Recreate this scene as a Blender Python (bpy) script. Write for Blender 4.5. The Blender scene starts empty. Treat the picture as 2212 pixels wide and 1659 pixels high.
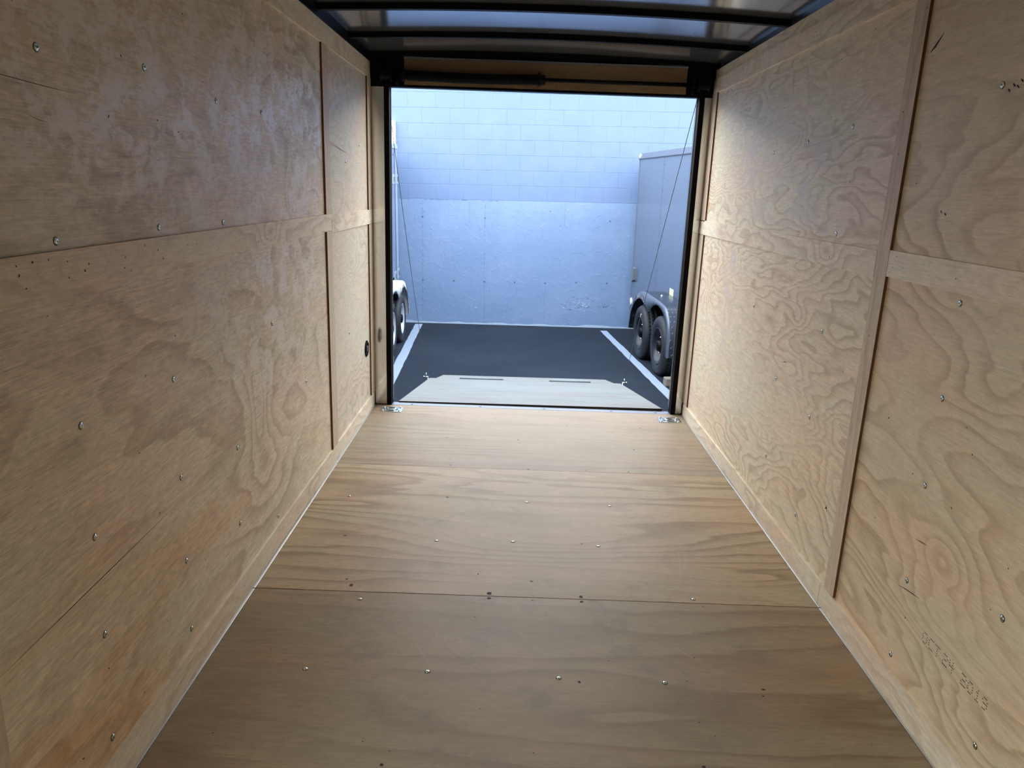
import bpy, bmesh, math, random
from mathutils import Vector, Matrix
random.seed(7)
sc = bpy.context.scene
C = sc.collection

# ------------------------------------------------------------------ camera
CAM = Vector((0.0, 0.0, 1.397))
F_PX, W_PX = 1587.0, 2212.0
R = Matrix(((9.99381090e-01, 3.51729619e-02, 5.47725980e-04),
            (8.52443736e-03, -2.57255342e-01, 9.66305864e-01),
            (3.41287447e-02, -9.65703139e-01, -2.57395954e-01)))   # rows: world x, y, z in (right, down, forward)
cam_d = bpy.data.cameras.new('camera')
cam_d.sensor_width = 36.0
cam_d.lens = F_PX / W_PX * 36.0
cam_d.clip_start = 0.02
cam_d.clip_end = 200
cam = bpy.data.objects.new('camera', cam_d); C.objects.link(cam)
cr, cd, cf = R.col[0], R.col[1], R.col[2]
cm = Matrix((cr, -cd, -cf)).transposed().to_4x4()
cm.translation = CAM
cam.matrix_world = cm
sc.camera = cam

# ------------------------------------------------------------------ sky and exposure
sc.view_settings.view_transform = 'Standard'
sc.view_settings.look = 'None'
sc.view_settings.gamma = 1.0
sc.view_settings.use_curve_mapping = False
sc.view_settings.exposure = 0.68
w = bpy.data.worlds.new('sky'); sc.world = w; w.use_nodes = True
wn = w.node_tree.nodes; wl = w.node_tree.links
bg = wn['Background']
tc = wn.new('ShaderNodeTexCoord'); sp = wn.new('ShaderNodeSeparateXYZ'); wl.new(tc.outputs['Generated'], sp.inputs[0])
cr_ = wn.new('ShaderNodeValToRGB'); wl.new(sp.outputs['Z'], cr_.inputs[0])
e = cr_.color_ramp.elements
e[0].position = 0.0; e[0].color = (0.66, 0.63, 0.59, 1)
e[1].position = 0.95; e[1].color = (0.52, 0.60, 0.70, 1)
m_ = cr_.color_ramp.elements.new(0.32); m_.color = (1.04, 1.01, 0.95, 1)
m_ = cr_.color_ramp.elements.new(0.58); m_.color = (0.86, 0.90, 0.94, 1)
wl.new(cr_.outputs[0], bg.inputs[0]); bg.inputs[1].default_value = 6.0
try:
    sc.cycles.use_denoising = True
    sc.cycles.denoiser = 'OPENIMAGEDENOISE'
    sc.cycles.max_bounces = 16
    sc.cycles.diffuse_bounces = 10
    sc.cycles.glossy_bounces = 6
    sc.cycles.caustics_reflective = False
    sc.cycles.sample_clamp_indirect = 8
except Exception:
    pass

# ------------------------------------------------------------------ frames of the yard (the trailer floor is level, the yard slopes)
def frame(x, y, z, o):
    m = Matrix((x, y, z)).transposed().to_4x4(); m.translation = o
    return m
gx = Vector((0.99849971, 0.05383045, 0.01003004)); gy = Vector((-0.0535535, 0.99822406, -0.02609121)); gz = Vector((-0.01141673, 0.02551492, 0.99960925))
HP = 1.614
G = frame(gx, gy, gz, CAM - gz * HP)
RT = frame(Vector((0.99837577, 0.05609282, 0.00997088)), Vector((-0.05620692, 0.99835225, 0.01155706)), Vector((-0.00930618, -0.01209872, 0.9998835)), CAM)
LT = frame(Vector((0.99954122, 0.02833745, 0.01069264)), Vector((-0.02852449, 0.99943521, 0.01776537)), Vector((-0.01018318, -0.01806222, 0.99978501)), CAM)

# ------------------------------------------------------------------ node helpers
class NT:
    def __init__(s, name):
        s.m = bpy.data.materials.new(name); s.m.use_nodes = True
        s.t = s.m.node_tree; s.n = s.t.nodes; s.l = s.t.links
        s.b = s.n['Principled BSDF']; s.oc = None
    def put(s, sock, v):
        if hasattr(v, 'is_output') or hasattr(v, 'links'): s.l.new(v, sock)
        else: sock.default_value = v
    def coord(s):
        if not s.oc: s.oc = s.n.new('ShaderNodeTexCoord').outputs['Object']
        return s.oc
    def sep(s, v):
        k = s.n.new('ShaderNodeSeparateXYZ'); s.put(k.inputs[0], v); return k.outputs
    def comb(s, x, y, z=0.0):
        k = s.n.new('ShaderNodeCombineXYZ')
        for i, v in enumerate((x, y, z)): s.put(k.inputs[i], v)
        return k.outputs[0]
    def math(s, op, a, b=0.0, c=None, clamp=False):
        k = s.n.new('ShaderNodeMath'); k.operation = op; k.use_clamp = clamp
        s.put(k.inputs[0], a); s.put(k.inputs[1], b)
        if c is not None: s.put(k.inputs[2], c)
        return k.outputs[0]
    def noise(s, v, scale=1.0, detail=2.0, rough=0.5, dist=0.0, color=False):
        k = s.n.new('ShaderNodeTexNoise'); s.put(k.inputs['Vector'], v)
        k.inputs['Scale'].default_value = scale; k.inputs['Detail'].default_value = detail
        k.inputs['Roughness'].default_value = rough; k.inputs['Distortion'].default_value = dist
        return k.outputs['Color' if color else 'Fac']
    def ramp(s, v, stops):
        k = s.n.new('ShaderNodeValToRGB'); s.put(k.inputs[0], v)
        el = k.color_ramp.elements
        while len(el) < len(stops): el.new(0.5)
        for q, (p, c) in zip(el, stops):
            q.position = p
            q.color = (c, c, c, 1) if not hasattr(c, '__len__') else (*c, 1)
        return k.outputs[0]
    def step(s, v, a, b, x=0.0, y=1.0):
        k = s.n.new('ShaderNodeMapRange'); k.interpolation_type = 'SMOOTHSTEP'
        for i, q in enumerate((v, a, b, x, y)): s.put(k.inputs[i], q)
        return k.outputs[0]
    def mix(s, f, a, b, mode='MIX'):
        k = s.n.new('ShaderNodeMix'); k.data_type = 'RGBA'; k.blend_type = mode
        s.put(k.inputs[0], f)
        s.put(k.inputs[6], (*a, 1) if isinstance(a, tuple) else a)
        s.put(k.inputs[7], (*b, 1) if isinstance(b, tuple) else b)
        return k.outputs[2]
    def bump(s, h, strength=0.3, dist=0.001):
        k = s.n.new('ShaderNodeBump'); k.inputs['Strength'].default_value = strength
        k.inputs['Distance'].default_value = dist; s.put(k.inputs['Height'], h)
        s.l.new(k.outputs[0], s.b.inputs['Normal'])
    def out(s, color=None, rough=None, metal=None, ior=None, coat=None):
        if color is not None: s.put(s.b.inputs['Base Color'], (*color, 1) if isinstance(color, tuple) else color)
        if rough is not None: s.put(s.b.inputs['Roughness'], rough)
        if metal is not None: s.put(s.b.inputs['Metallic'], metal)
        if ior is not None: s.b.inputs['IOR'].default_value = ior
        if coat is not None: s.b.inputs['Coat Weight'].default_value = coat
        return s.m

def plain(name, color, rough=0.5, metal=0.0, ior=None, var=0.12, vs=30.0, bump=0.0):
    t = NT(name); c = t.coord()
    n = t.noise(c, vs, 4, 0.6)
    f = t.math('MULTIPLY_ADD', n, 2 * var, 1 - var)
    col = t.mix(1.0, color, t.comb(f, f, f), 'MULTIPLY')
    if bump: t.bump(n, 0.4, bump)
    return t.out(col, t.math('MULTIPLY_ADD', n, 0.12, rough - 0.06), metal, ior)

def plywood(name, ax, light=(.66, .50, .335), dark=(.47, .31, .17), F=10.0, sa=0.55, sb=2.2, lin=4.0,
            knots=(), seed=0.0, contrast=0.8, rough=0.5, warm=0.0, scuff_sheen=0.0, scuff_sheen_at=None, fine=0.5,
            dirt=0.0, swirl=0.25, pale=(.70, .62, .55), tint=None, ior=1.5):
    """rotary-cut softwood veneer: contour lines of a slow field, drawn out along the grain axis"""
    t = NT(name); s = t.sep(t.coord()); a = s[ax[0]]; b = s[ax[1]]
    base = t.comb(t.math('MULTIPLY', a, sa), t.math('MULTIPLY', b, sb), seed)
    n = t.noise(base, 1.0, 3.0, 0.48, swirl)
    ph = t.math('MULTIPLY_ADD', n, F, t.math('MULTIPLY', b, lin))
    for (ka, kb, ra, rb, amp) in knots:
        da = t.math('DIVIDE', t.math('SUBTRACT', a, ka), ra); db = t.math('DIVIDE', t.math('SUBTRACT', b, kb), rb)
        d2 = t.math('ADD', t.math('MULTIPLY', da, da), t.math('MULTIPLY', db, db))
        g = t.math('DIVIDE', amp, t.math('ADD', 1.0, d2))
        ph = t.math('ADD', ph, g)
    wob = t.noise(t.comb(t.math('MULTIPLY', a, 5.0), t.math('MULTIPLY', b, 30.0), seed + 3), 1.0, 2.0)
    ph = t.math('MULTIPLY_ADD', wob, 0.35, ph)
    f = t.math('FRACT', ph)
    band = t.ramp(f, [(0.0, 0.0), (0.42, 0.10), (0.72, 0.62), (0.86, 1.0), (0.94, 0.75), (1.0, 0.0)])
    m = t.noise(t.comb(t.math('MULTIPLY', a, 1.0), t.math('MULTIPLY', b, 2.0), seed + 11), 1.0, 2.0)
    m = t.step(m, 0.36, 0.62, 0.25, 1.0)
    k = t.math('MULTIPLY', t.math('MULTIPLY', band, m), contrast, clamp=True)
    col = t.mix(k, light, dark)
    bl = t.noise(t.comb(t.math('MULTIPLY', a, 1.6), t.math('MULTIPLY', b, 3.5), seed + 21), 1.0, 3.0, 0.6)
    hue = t.mix(t.step(bl, 0.35, 0.65), (1.04, 0.95, 0.90), (0.95, 1.02, 1.0))
    col = t.mix(0.8, col, hue, 'MULTIPLY')
    if tint: col = t.mix(1.0, col, tint, 'MULTIPLY')
    if warm:
        wv = t.step(t.noise(t.comb(t.math('MULTIPLY', a, 0.9), t.math('MULTIPLY', b, 5.0), seed + 31), 1.0, 3.0), 0.45, 0.7)
        wv = t.math('MULTIPLY', wv, t.step(b, 0.75, 0.15, 0.0, warm))
        col = t.mix(wv, col, (.62, .36, .13))
    fib = t.noise(t.comb(t.math('MULTIPLY', a, 7.0), t.math('MULTIPLY', b, 260.0), seed), 1.0, 3.0, 0.7)
    fib2 = t.noise(t.comb(t.math('MULTIPLY', a, 26.0), t.math('MULTIPLY', b, 90.0), seed + 5), 1.0, 3.0, 0.7)
    ff = t.math('MULTIPLY_ADD', t.math('ADD', fib, fib2), 0.75 * fine, 1 - 0.75 * fine)
    dash = t.noise(t.comb(t.math('MULTIPLY', a, 16.0), t.math('MULTIPLY', b, 330.0), seed + 61), 1.0, 2.0, 0.6)
    spots = t.noise(t.comb(t.math('MULTIPLY', a, 2.2), t.math('MULTIPLY', b, 4.0), seed + 71), 1.0, 3.0, 0.6)
    dk = t.math('MULTIPLY', t.step(dash, .56, .68), t.step(spots, .38, .62, .25, 1.0))
    col = t.mix(t.math('MULTIPLY', dk, .34 * fine), col, tuple(.55 * q for q in dark))
    big = t.noise(t.comb(t.math('MULTIPLY', a, 9.0), t.math('MULTIPLY', b, 14.0), seed + 81), 1.0, 5.0, 0.7)
    ff = t.math('MULTIPLY', ff, t.math('MULTIPLY_ADD', big, .36 * fine, 1 - .18 * fine))
    col = t.mix(1.0, col, t.comb(ff, ff, ff), 'MULTIPLY')
    rr = t.math('MULTIPLY_ADD', bl, 0.2, rough - 0.1)
    if scuff_sheen:
        p = t.noise(t.comb(t.math('MULTIPLY', a, 8.0), t.math('MULTIPLY', b, 9.0), seed + 41), 1.0, 9.0, 0.72)
        p = t.step(p, 0.47, 0.56)
        if scuff_sheen_at:
            q = 0.0
            for (ka, kb, ra, rb) in scuff_sheen_at:
                da = t.math('DIVIDE', t.math('SUBTRACT', a, ka), ra); db = t.math('DIVIDE', t.math('SUBTRACT', b, kb), rb)
                d2 = t.math('ADD', t.math('MULTIPLY', da, da), t.math('MULTIPLY', db, db))
                g = t.math('SUBTRACT', 1.0, d2, clamp=True)
                q = g if isinstance(q, float) else t.math('MAXIMUM', q, g)
            p = t.math('MULTIPLY', p, q)
        p = t.math('MULTIPLY', p, t.step(fib2, 0.32, 0.52, 0.35, 1.0))
        p = t.math('MULTIPLY', p, scuff_sheen)
        col = t.mix(p, col, pale)  # pale patches: scuffs plus the sheen of door light mixed into the colour
        rr = t.math('SUBTRACT', rr, t.math('MULTIPLY', p, 0.10))
    if dirt:
        d = t.noise(t.comb(t.math('MULTIPLY', a, 4.0), t.math('MULTIPLY', b, 5.0), seed + 51), 1.0, 9.0, 0.74)
        d = t.math('MULTIPLY', t.step(d, 0.50, 0.72), dirt)
        da = t.math('DIVIDE', t.math('SUBTRACT', a, 0.15), 0.75)
        d = t.math('MULTIPLY', d, t.math('SUBTRACT', 1.25, t.math('MULTIPLY', da, da), clamp=True))
        col = t.mix(d, col, (.17, .14, .11))
        grey = t.math('SUBTRACT', 1.0, t.math('MULTIPLY', da, da), clamp=True)
        col = t.mix(t.math('MULTIPLY', grey, 0.40), col, (.33, .275, .21))
    t.bump(t.math('MULTIPLY_ADD', fib, 0.6, k), 0.25, 0.0008)
    return t.out(col, rr, None, ior)

# ------------------------------------------------------------------ mesh helpers
class MB:
    def __init__(s): s.v = []; s.f = []; s.m = []; s.sm = []
    def add(s, verts, faces, mat=0, smooth=False):
        o = len(s.v); s.v += [tuple(p) for p in verts]
        for f in faces: s.f.append([i + o for i in f]); s.m.append(mat); s.sm.append(smooth)
        return s
    def box(s, x0, x1, y0, y1, z0, z1, mat=0, bev=0.0):
        if bev > 0:
            bm = bmesh.new(); bmesh.ops.create_cube(bm, size=1.0)
            for v in bm.verts: v.co = Vector(((x0 + x1) / 2 + v.co.x * (x1 - x0), (y0 + y1) / 2 + v.co.y * (y1 - y0), (z0 + z1) / 2 + v.co.z * (z1 - z0)))
            bmesh.ops.bevel(bm, geom=bm.edges[:], offset=bev, segments=2, affect='EDGES', profile=0.5)
            bm.verts.index_update()
            s.add([v.co[:] for v in bm.verts], [[v.index for v in f.verts] for f in bm.faces], mat); bm.free(); return s
        v = [(x, y, z) for x in (x0, x1) for y in (y0, y1) for z in (z0, z1)]
        return s.add(v, [(0, 1, 3, 2), (4, 6, 7, 5), (0, 4, 5, 1), (2, 3, 7, 6), (0, 2, 6, 4), (1, 5, 7, 3)], mat)
    def grid(s, fn, nu, nv, mat=0, smooth=True, closed_u=False):
        o = []; N = nu if closed_u else nu + 1
        for i in range(N):
            for j in range(nv + 1): o.append(fn(i / nu, j / nv))
        fs = []
        for i in range(nu):
            i2 = (i + 1) % N
            for j in range(nv): fs.append((i * (nv + 1) + j, i2 * (nv + 1) + j, i2 * (nv + 1) + j + 1, i * (nv + 1) + j + 1))
        return s.add(o, fs, mat, smooth)
    def lathe(s, prof, c, axis='x', seg=32, mat=0, smooth=True, cap=True):
        """prof: (radius, distance along axis)"""
        def P(r, h, a):
            ca, sa_ = r * math.cos(a), r * math.sin(a)
            if axis == 'x': return (c[0] + h, c[1] + ca, c[2] + sa_)
            if axis == 'y': return (c[0] + ca, c[1] + h, c[2] + sa_)
            return (c[0] + ca, c[1] + sa_, c[2] + h)
        vs = []; n = len(prof)
        for i in range(seg):
            a = 2 * math.pi * i / seg
            for r, h in prof: vs.append(P(r, h, a))
        fs = []
        for i in range(seg):
            j = (i + 1) % seg
            for k in range(n - 1): fs.append((i * n + k, j * n + k, j * n + k + 1, i * n + k + 1))
        if cap:
            if prof[0][0] > 1e-6: fs.append([i * n for i in range(seg)][::-1])
            if prof[-1][0] > 1e-6: fs.append([i * n + n - 1 for i in range(seg)])
        return s.add(vs, fs, mat, smooth)
    def tube(s, pts, r, seg=8, mat=0, closed=False, cap=True):
        pts = [Vector(p) for p in pts]; n = len(pts); vs = []; up = None
        for i, p in enumerate(pts):
            a = pts[(i - 1) % n] if (closed or i > 0) else p
            b = pts[(i + 1) % n] if (closed or i < n - 1) else p
            d = (b - a).normalized()
            if up is None: up = d.orthogonal().normalized()
            up = (up - d * up.dot(d)).normalized(); q = d.cross(up)
            for k in range(seg):
                an = 2 * math.pi * k / seg
                vs.append(p + (up * math.cos(an) + q * math.sin(an)) * r)
        fs = []
        for i in range(n if closed else n - 1):
            j = (i + 1) % n
            for k in range(seg):
                k2 = (k + 1) % seg; fs.append((i * seg + k, i * seg + k2, j * seg + k2, j * seg + k))
        if cap and not closed:
            fs.append(list(range(seg))[::-1]); fs.append([(n - 1) * seg + k for k in range(seg)])
        return s.add(vs, fs, mat, True)
    def prism(s, poly, axis, h0, h1, mat=0):
        """poly in the plane of the two other axes, extruded along axis"""
        def P(u, v, h):
            return {'x': (h, u, v), 'y': (u, h, v), 'z': (u, v, h)}[axis]
        n = len(poly); vs = [P(u, v, h0) for u, v in poly] + [P(u, v, h1) for u, v in poly]
        fs = [list(range(n))[::-1], list(range(n, 2 * n))] + [(i, (i + 1) % n, n + (i + 1) % n, n + i) for i in range(n)]
        return s.add(vs, fs, mat)
    def dot(s, p, u, v, ru, rv, mat, rot=0.0, seg=9, jag=0.25):
        """a flat mark lying on a sheet"""
        p = Vector(p); u = Vector(u); v = Vector(v); vs = []
        for i in range(seg):
            a = 2 * math.pi * i / seg; k = 1 + random.uniform(-jag, jag)
            x, y = math.cos(a) * ru * k, math.sin(a) * rv * k
            vs.append(p + u * (x * math.cos(rot) - y * math.sin(rot)) + v * (x * math.sin(rot) + y * math.cos(rot)))
        return s.add(vs, [list(range(seg))], mat)
    def build(s, name, mats, parent=None, mw=None, bevel=0.0, recalc=True):
        me = bpy.data.meshes.new(name); me.from_pydata(s.v, [], s.f)
        if not isinstance(mats, (list, tuple)): mats = [mats]
        for m in mats: me.materials.append(m)
        for p, i, k in zip(me.polygons, s.m, s.sm): p.material_index = i; p.use_smooth = k
        me.update()
        if recalc:
            bm = bmesh.new(); bm.from_mesh(me); bmesh.ops.recalc_face_normals(bm, faces=bm.faces[:]); bm.to_mesh(me); bm.free()
        o = bpy.data.objects.new(name, me); C.objects.link(o)
        if parent: o.parent = parent
        if mw is not None: o.matrix_world = mw
        if bevel:
            b = o.modifiers.new('bevel', 'BEVEL'); b.width = bevel; b.segments = 2; b.limit_method = 'ANGLE'
        return o

def tag(o, label=None, cat=None, group=None, kind=None):
    if label: o['label'] = label
    if cat: o['category'] = cat
    if group: o['group'] = group
    if kind: o['kind'] = kind
    return o
def struct(o, label=None, cat=None): return tag(o, label, cat, None, 'structure')
def empty(name, m=None, loc=(0, 0, 0)):
    o = bpy.data.objects.new(name, None); C.objects.link(o); o.empty_display_size = 0.1
    if m is not None: o.matrix_world = m
    else: o.location = loc
    return o

# ------------------------------------------------------------------ materials
X, Y, Z = 0, 1, 2
M = {}
M['floor1'] = plywood('floor_veneer_near_shaded', (X, Y), light=(.35, .257, .157), dark=(.21, .136, .072), F=6, sa=0.45, sb=2.6, lin=7, seed=2.3, contrast=.75,
                      knots=[(-.3, 2.0, .9, .10, 1.6), (.5, 1.45, .4, .07, 1.4)], dirt=1.0, rough=.50, fine=.7, ior=1.36)  # near sheet's colour darkened to hold the shade at the near floor
M['floor2'] = plywood('floor_veneer_middle', (X, Y), light=(.47, .35, .22), dark=(.255, .158, .082), F=7, sa=0.5, sb=3.2, lin=9, seed=8.1, contrast=.85,
                      knots=[(.12, 2.76, .62, .17, 4.5), (.2, 3.28, .8, .10, 2.4), (.85, 2.50, .3, .05, 2.0), (-.8, 3.05, .35, .06, 1.6)], dirt=.6, rough=.50, fine=.7, ior=1.36)
M['floor3'] = plywood('floor_veneer_door', (X, Y), light=(.355, .275, .19), dark=(.225, .155, .098), F=6, sa=0.4, sb=3.4, lin=10, seed=14.6, contrast=.7,
                      knots=[(.2, 4.15, .9, .12, 2.2)], dirt=.3, rough=.5, fine=.6, ior=1.36)
M['wlu'] = plywood('wall_veneer_left', (Y, Z), light=(.84, .72, .56), dark=(.54, .40, .26), F=9, sa=0.9, sb=2.2, lin=2.2, seed=4.2, contrast=.75,
                   knots=[(2.46, 1.70, .12, .22, 2.6), (2.98, 1.335, .05, .10, 2.6), (2.2, 1.8, .10, .10, 1.6), (1.75, 1.45, .10, .10, 1.4), (2.5, .61, .09, .15, 4.0),
                          (1.9, .62, .35, .12, 2.6), (2.6, .38, .6, .10, 2.0), (1.2, 1.72, .2, .09, 1.8)],
                   scuff_sheen=1.0, scuff_sheen_at=[(2.95, 1.68, 1.3, .62), (1.85, 1.60, 1.0, .5), (2.7, .95, .85, .42)], rough=.45, warm=.6, fine=1.0, pale=(.96, .88, .80))
M['wlf'] = plywood('wall_veneer_left_far', (Y, Z), light=(.74, .67, .56), dark=(.54, .44, .32), F=15, sa=1.6, sb=2.6, lin=5, seed=19.2, contrast=.75,
                   knots=[(4.0, .95, .18, .16, 4.0), (4.1, .45, .2, .12, 3.0), (3.9, 1.55, .2, .15, 2.0)], rough=.5, fine=.6)
M['wrf'] = plywood('wall_veneer_right_far', (Y, Z), light=(.86, .75, .58), dark=(.55, .41, .255), F=21, sa=1.0, sb=3.2, lin=9, seed=27.7, contrast=.72,
                   knots=[(2.9, .93, .10, .05, 3.0), (2.95, .55, .32, .13, 3.5), (3.45, .12, .25, .07, 4.0), (4.2, .95, .2, .3, 4.5), (3.6, .5, .5, .1, 3.0), (4.25, .4, .2, .2, 3.0)],
                   scuff_sheen=.8, scuff_sheen_at=[(3.1, 1.42, .30, .18), (2.85, 1.56, .14, .10), (3.75, 1.55, .2, .14), (3.3, 1.33, 1.0, .07), (3.9, .95, .14, .5)], rough=.5, fine=.7)
M['wrn'] = plywood('wall_veneer_right_near', (Y, Z), light=(.80, .675, .49), dark=(.49, .35, .205), F=14, sa=0.9, sb=2.4, lin=5, seed=33.1, contrast=.8,
                   knots=[(1.72, .50, .15, .10, 5.5), (1.75, .35, .25, .07, 3.0), (2.19, 1.83, .06, .05, 2.4), (1.75, .95, .3, .12, 2.6), (1.45, .2, .2, .12, 2.5), (1.3, 1.5, .5, .3, 1.8)],
                   rough=.5, fine=.55)
M['batten_v'] = plywood('batten_veneer_upright', (Z, Y), light=(.68, .57, .44), dark=(.50, .38, .27), F=5, sa=.9, sb=6, lin=20, seed=40., contrast=.7, rough=.55, fine=.8)
M['batten_h'] = plywood('batten_veneer_long', (Y, Z), light=(.88, .78, .63), dark=(.60, .47, .33), F=8, sa=1.4, sb=3.5, lin=8, seed=47., contrast=.7, rough=.52, fine=.7,
                        knots=[(2.7, 1.21, .12, .05, 4.0), (1.55, 1.2, .10, .08, 3.0), (4.2, 2.03, .12, .05, 4.0)])
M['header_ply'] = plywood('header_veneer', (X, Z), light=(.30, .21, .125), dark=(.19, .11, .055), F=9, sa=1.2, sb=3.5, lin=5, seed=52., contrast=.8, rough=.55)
M['ramp_ply'] = plywood('ramp_veneer', (X, Y), light=(.235, .237, .222), dark=(.13, .127, .114), F=5, sa=.8, sb=5, lin=11, seed=61., contrast=.65, rough=.5, fine=.4)
M['hole'] = plain('nail_hole_shadow', (.035, .022, .014), .8)
M['edge_shade'] = plain('ply_edge_shaded', (.16, .075, .03), .8)  # dark brown stands for shade on batten sides facing away from the door
M['black_steel'] = plain('black_painted_steel', (.0022, .0024, .0030), .42, 0, 1.22, .1)
M['bow_lip'] = plain('bow_flange_lit', (.42, .46, .54), .30, .9, None, .3, 40)  # flange coloured brighter for the light its edge catches
M['rubber'] = plain('black_rubber', (.003, .003, .0035), .7, 0, 1.2)
M['edge_brown'] = plain('dark_ply_edge', (.035, .024, .016), .8)
M['alu'] = plain('bare_aluminium', (.62, .62, .64), .32, .9, None, .08, 60)
M['alu_dull'] = plain('dull_aluminium_sill', (.22, .24, .29), .45, .9, None, .1, 40)
M['zinc'] = plain('zinc_plated_steel', (.62, .70, .70), .22, 1.0, None, .08, 90)
M['zinc_dull'] = plain('dull_zinc', (.55, .56, .58), .38, 1.0)
M['dark_gap'] = plain('dark_recess', (.003, .003, .004), .9, 0, 1.2)
M['hinge_steel'] = plain('grey_hinge_steel', (.075, .085, .105), .5, .2)
M['cable'] = plain('steel_cable', (.16, .17, .18), .45, .8)

# roof skin: glossy dark enamel, slightly dished between the bows
t = NT('roof_skin_enamel'); c = t.coord()
n = t.noise(c, 60, 3, .6); n2 = t.noise(c, 1.6, 2, .5)
t.bump(t.math('MULTIPLY_ADD', n2, 3.0, n), 0.10, 0.0010)
M['roof_skin'] = t.out((.60, .64, .72), t.math('MULTIPLY_ADD', n, 0.06, 0.11), .88)
# jamb steel
t = NT('jamb_sheet_steel'); c = t.coord(); n = t.noise(c, 8, 3, .6)
M['jamb'] = t.out(t.ramp(n, [(.3, (.60, .595, .59)), (.7, (.63, .625, .615))]), t.math('MULTIPLY_ADD', n, .05, .09), 1.0)

# asphalt
t = NT('asphalt'); c = t.coord()
n = t.noise(c, 160, 5, .7); n1 = t.noise(c, .8, 4, .6); n3 = t.noise(c, 14, 4, .7)
col = t.ramp(n, [(.25, (.006, .009, .015)), (.55, (.013, .0185, .030)), (.78, (.034, .043, .060))])
col = t.mix(t.step(n1, .45, .65, 0, .45), col, (.022, .029, .042))
col = t.mix(t.step(n3, .62, .74, 0, .3), col, (.07, .08, .10))
t.bump(n, .5, .004); M['asphalt'] = t.out(col, .9, None, 1.25)
# stall paint
t = NT('stall_line_paint'); c = t.coord()
n = t.noise(c, 38, 6, .75); n1 = t.noise(c, 5, 3, .6)
k = t.math('MULTIPLY', t.step(n, .60, .68), t.step(n1, .38, .60))
col = t.mix(k, (.235, .285, .37), (.09, .10, .12)); t.bump(n, .3, .003)
M['paint'] = t.out(col, .6)
# block wall (pale blue masonry paint); courses as relief
def blockmat():
    t = NT('blue_masonry_paint'); c = t.coord(); s = t.sep(c)
    v = t.comb(s[0], t.math('SUBTRACT', s[2], 1.7125), 0.0)
    k = t.n.new('ShaderNodeTexBrick'); t.put(k.inputs['Vector'], v)
    k.offset = .5; k.inputs['Scale'].default_value = 1.0; k.inputs['Mortar Size'].default_value = .0035
    k.inputs['Brick Width'].default_value = .38; k.inputs['Row Height'].default_value = .1965; k.inputs['Mortar Smooth'].default_value = .8
    mort = t.math('MULTIPLY', k.outputs['Fac'], t.step(t.noise(c, 2.2, 3, .6), .35, .6, .35, 1.0))
    n = t.noise(c, 22, 5, .6); nb = t.noise(c, 3.2, 4, .65)
    ht = t.math('ADD', t.math('MULTIPLY', n, .6), t.math('MULTIPLY', mort, -2.6))
    t.bump(ht, .55, .005)
    col = t.mix(t.step(nb, .35, .7), (.080, .140, .265), (.090, .150, .278))
    col = t.mix(t.math('MULTIPLY', mort, .22), col, (.10, .16, .24))
    return t.out(col, .55)
M['block'] = blockmat()
t = NT('blue_concrete_paint'); c = t.coord()
n = t.noise(c, 9, 6, .62, .4); nb = t.noise(c, 1.5, 4, .6); nf = t.noise(c, 60, 4, .7)
t.bump(t.math('ADD', t.math('MULTIPLY', t.step(n, .50, .62), .8), t.math('MULTIPLY', nf, .35)), .45, .004)
col = t.mix(t.step(nb, .35, .7), (.108, .182, .325), (.131, .205, .35))
col = t.mix(t.math('MULTIPLY', t.step(nf, .66, .74), .3), col, (.09, .15, .27))
M['concrete'] = t.out(col, .6)
M['scar'] = plain('chipped_paint_edge', (.055, .085, .14), .8)
M['scar_pale'] = plain('bare_white_chip', (.27, .36, .48), .8)
M['trailer_grey'] = plain('grey_blue_trailer_skin', (.082, .110, .168), .16, 0, 1.5, .03, 3)
M['trailer_trim'] = plain('grey_trailer_trim', (.135, .165, .225), .25, .3, 1.5, .03)
M['trailer_light'] = plain('pale_trailer_skin', (.15, .21, .33), .18, 0, 1.5, .03, 3)
M['trailer_white'] = plain('white_trim_paint', (.26, .34, .45), .3, 0, 1.5, .03)
M['tyre'] = plain('tyre_rubber', (.018, .021, .027), .62, 0, 1.4, .2, 40, .001)
M['rim_black'] = plain('black_rim_paint', (.014, .018, .028), .36, 0, 1.4)
M['rim_silver'] = plain('silver_rim_paint', (.50, .58, .70), .3, .3)
M['fender_white'] = plain('white_fender_paint', (.68, .74, .80), .22)
M['rivet'] = plain('dark_rivet', (.05, .06, .08), .4, .5)
M['sticker'] = plain('white_sticker', (.78, .84, .74), .5)
M['sticker_y'] = plain('yellow_sticker_print', (.55, .72, .22), .5)
M['vent'] = plain('grey_vent_plastic', (.10, .12, .14), .4)
M['lens'] = plain('pale_lens', (.66, .70, .74), .2)
M['timber'] = plywood('weathered_timber', (X, Y), light=(.21, .18, .145), dark=(.12, .095, .07), F=6, sa=3, sb=18, lin=30, seed=71, rough=.7)
M['box_white'] = plain('white_box_paint', (.86, .84, .78), .5)
M['box_mark'] = plain('dark_box_mark', (.18, .22, .26), .6)
M['skin_out'] = plain('black_trailer_skin', (.03, .03, .034), .3)
# diamond tread sheet on the fender
t = NT('diamond_tread_fender'); c = t.coord(); s = t.sep(c)
u = t.math('MULTIPLY', t.math('ADD', s[1], s[2]), 26.0); vv = t.math('MULTIPLY', t.math('ADD', s[0], t.math('SUBTRACT', s[1], s[2])), 26.0)
ck = t.math('MULTIPLY', t.math('PINGPONG', u, 1.0), t.math('PINGPONG', vv, .5))
t.bump(t.step(ck, .30, .40), .8, .003)
M['tread'] = t.out(t.ramp(ck, [(.25, (.035, .045, .065)), (.42, (.10, .13, .18))]), .28, .55)
# fender lip, grey enamel
M['fender_lip'] = plain('grey_fender_lip', (.085, .105, .145), .30, .2)

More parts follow.
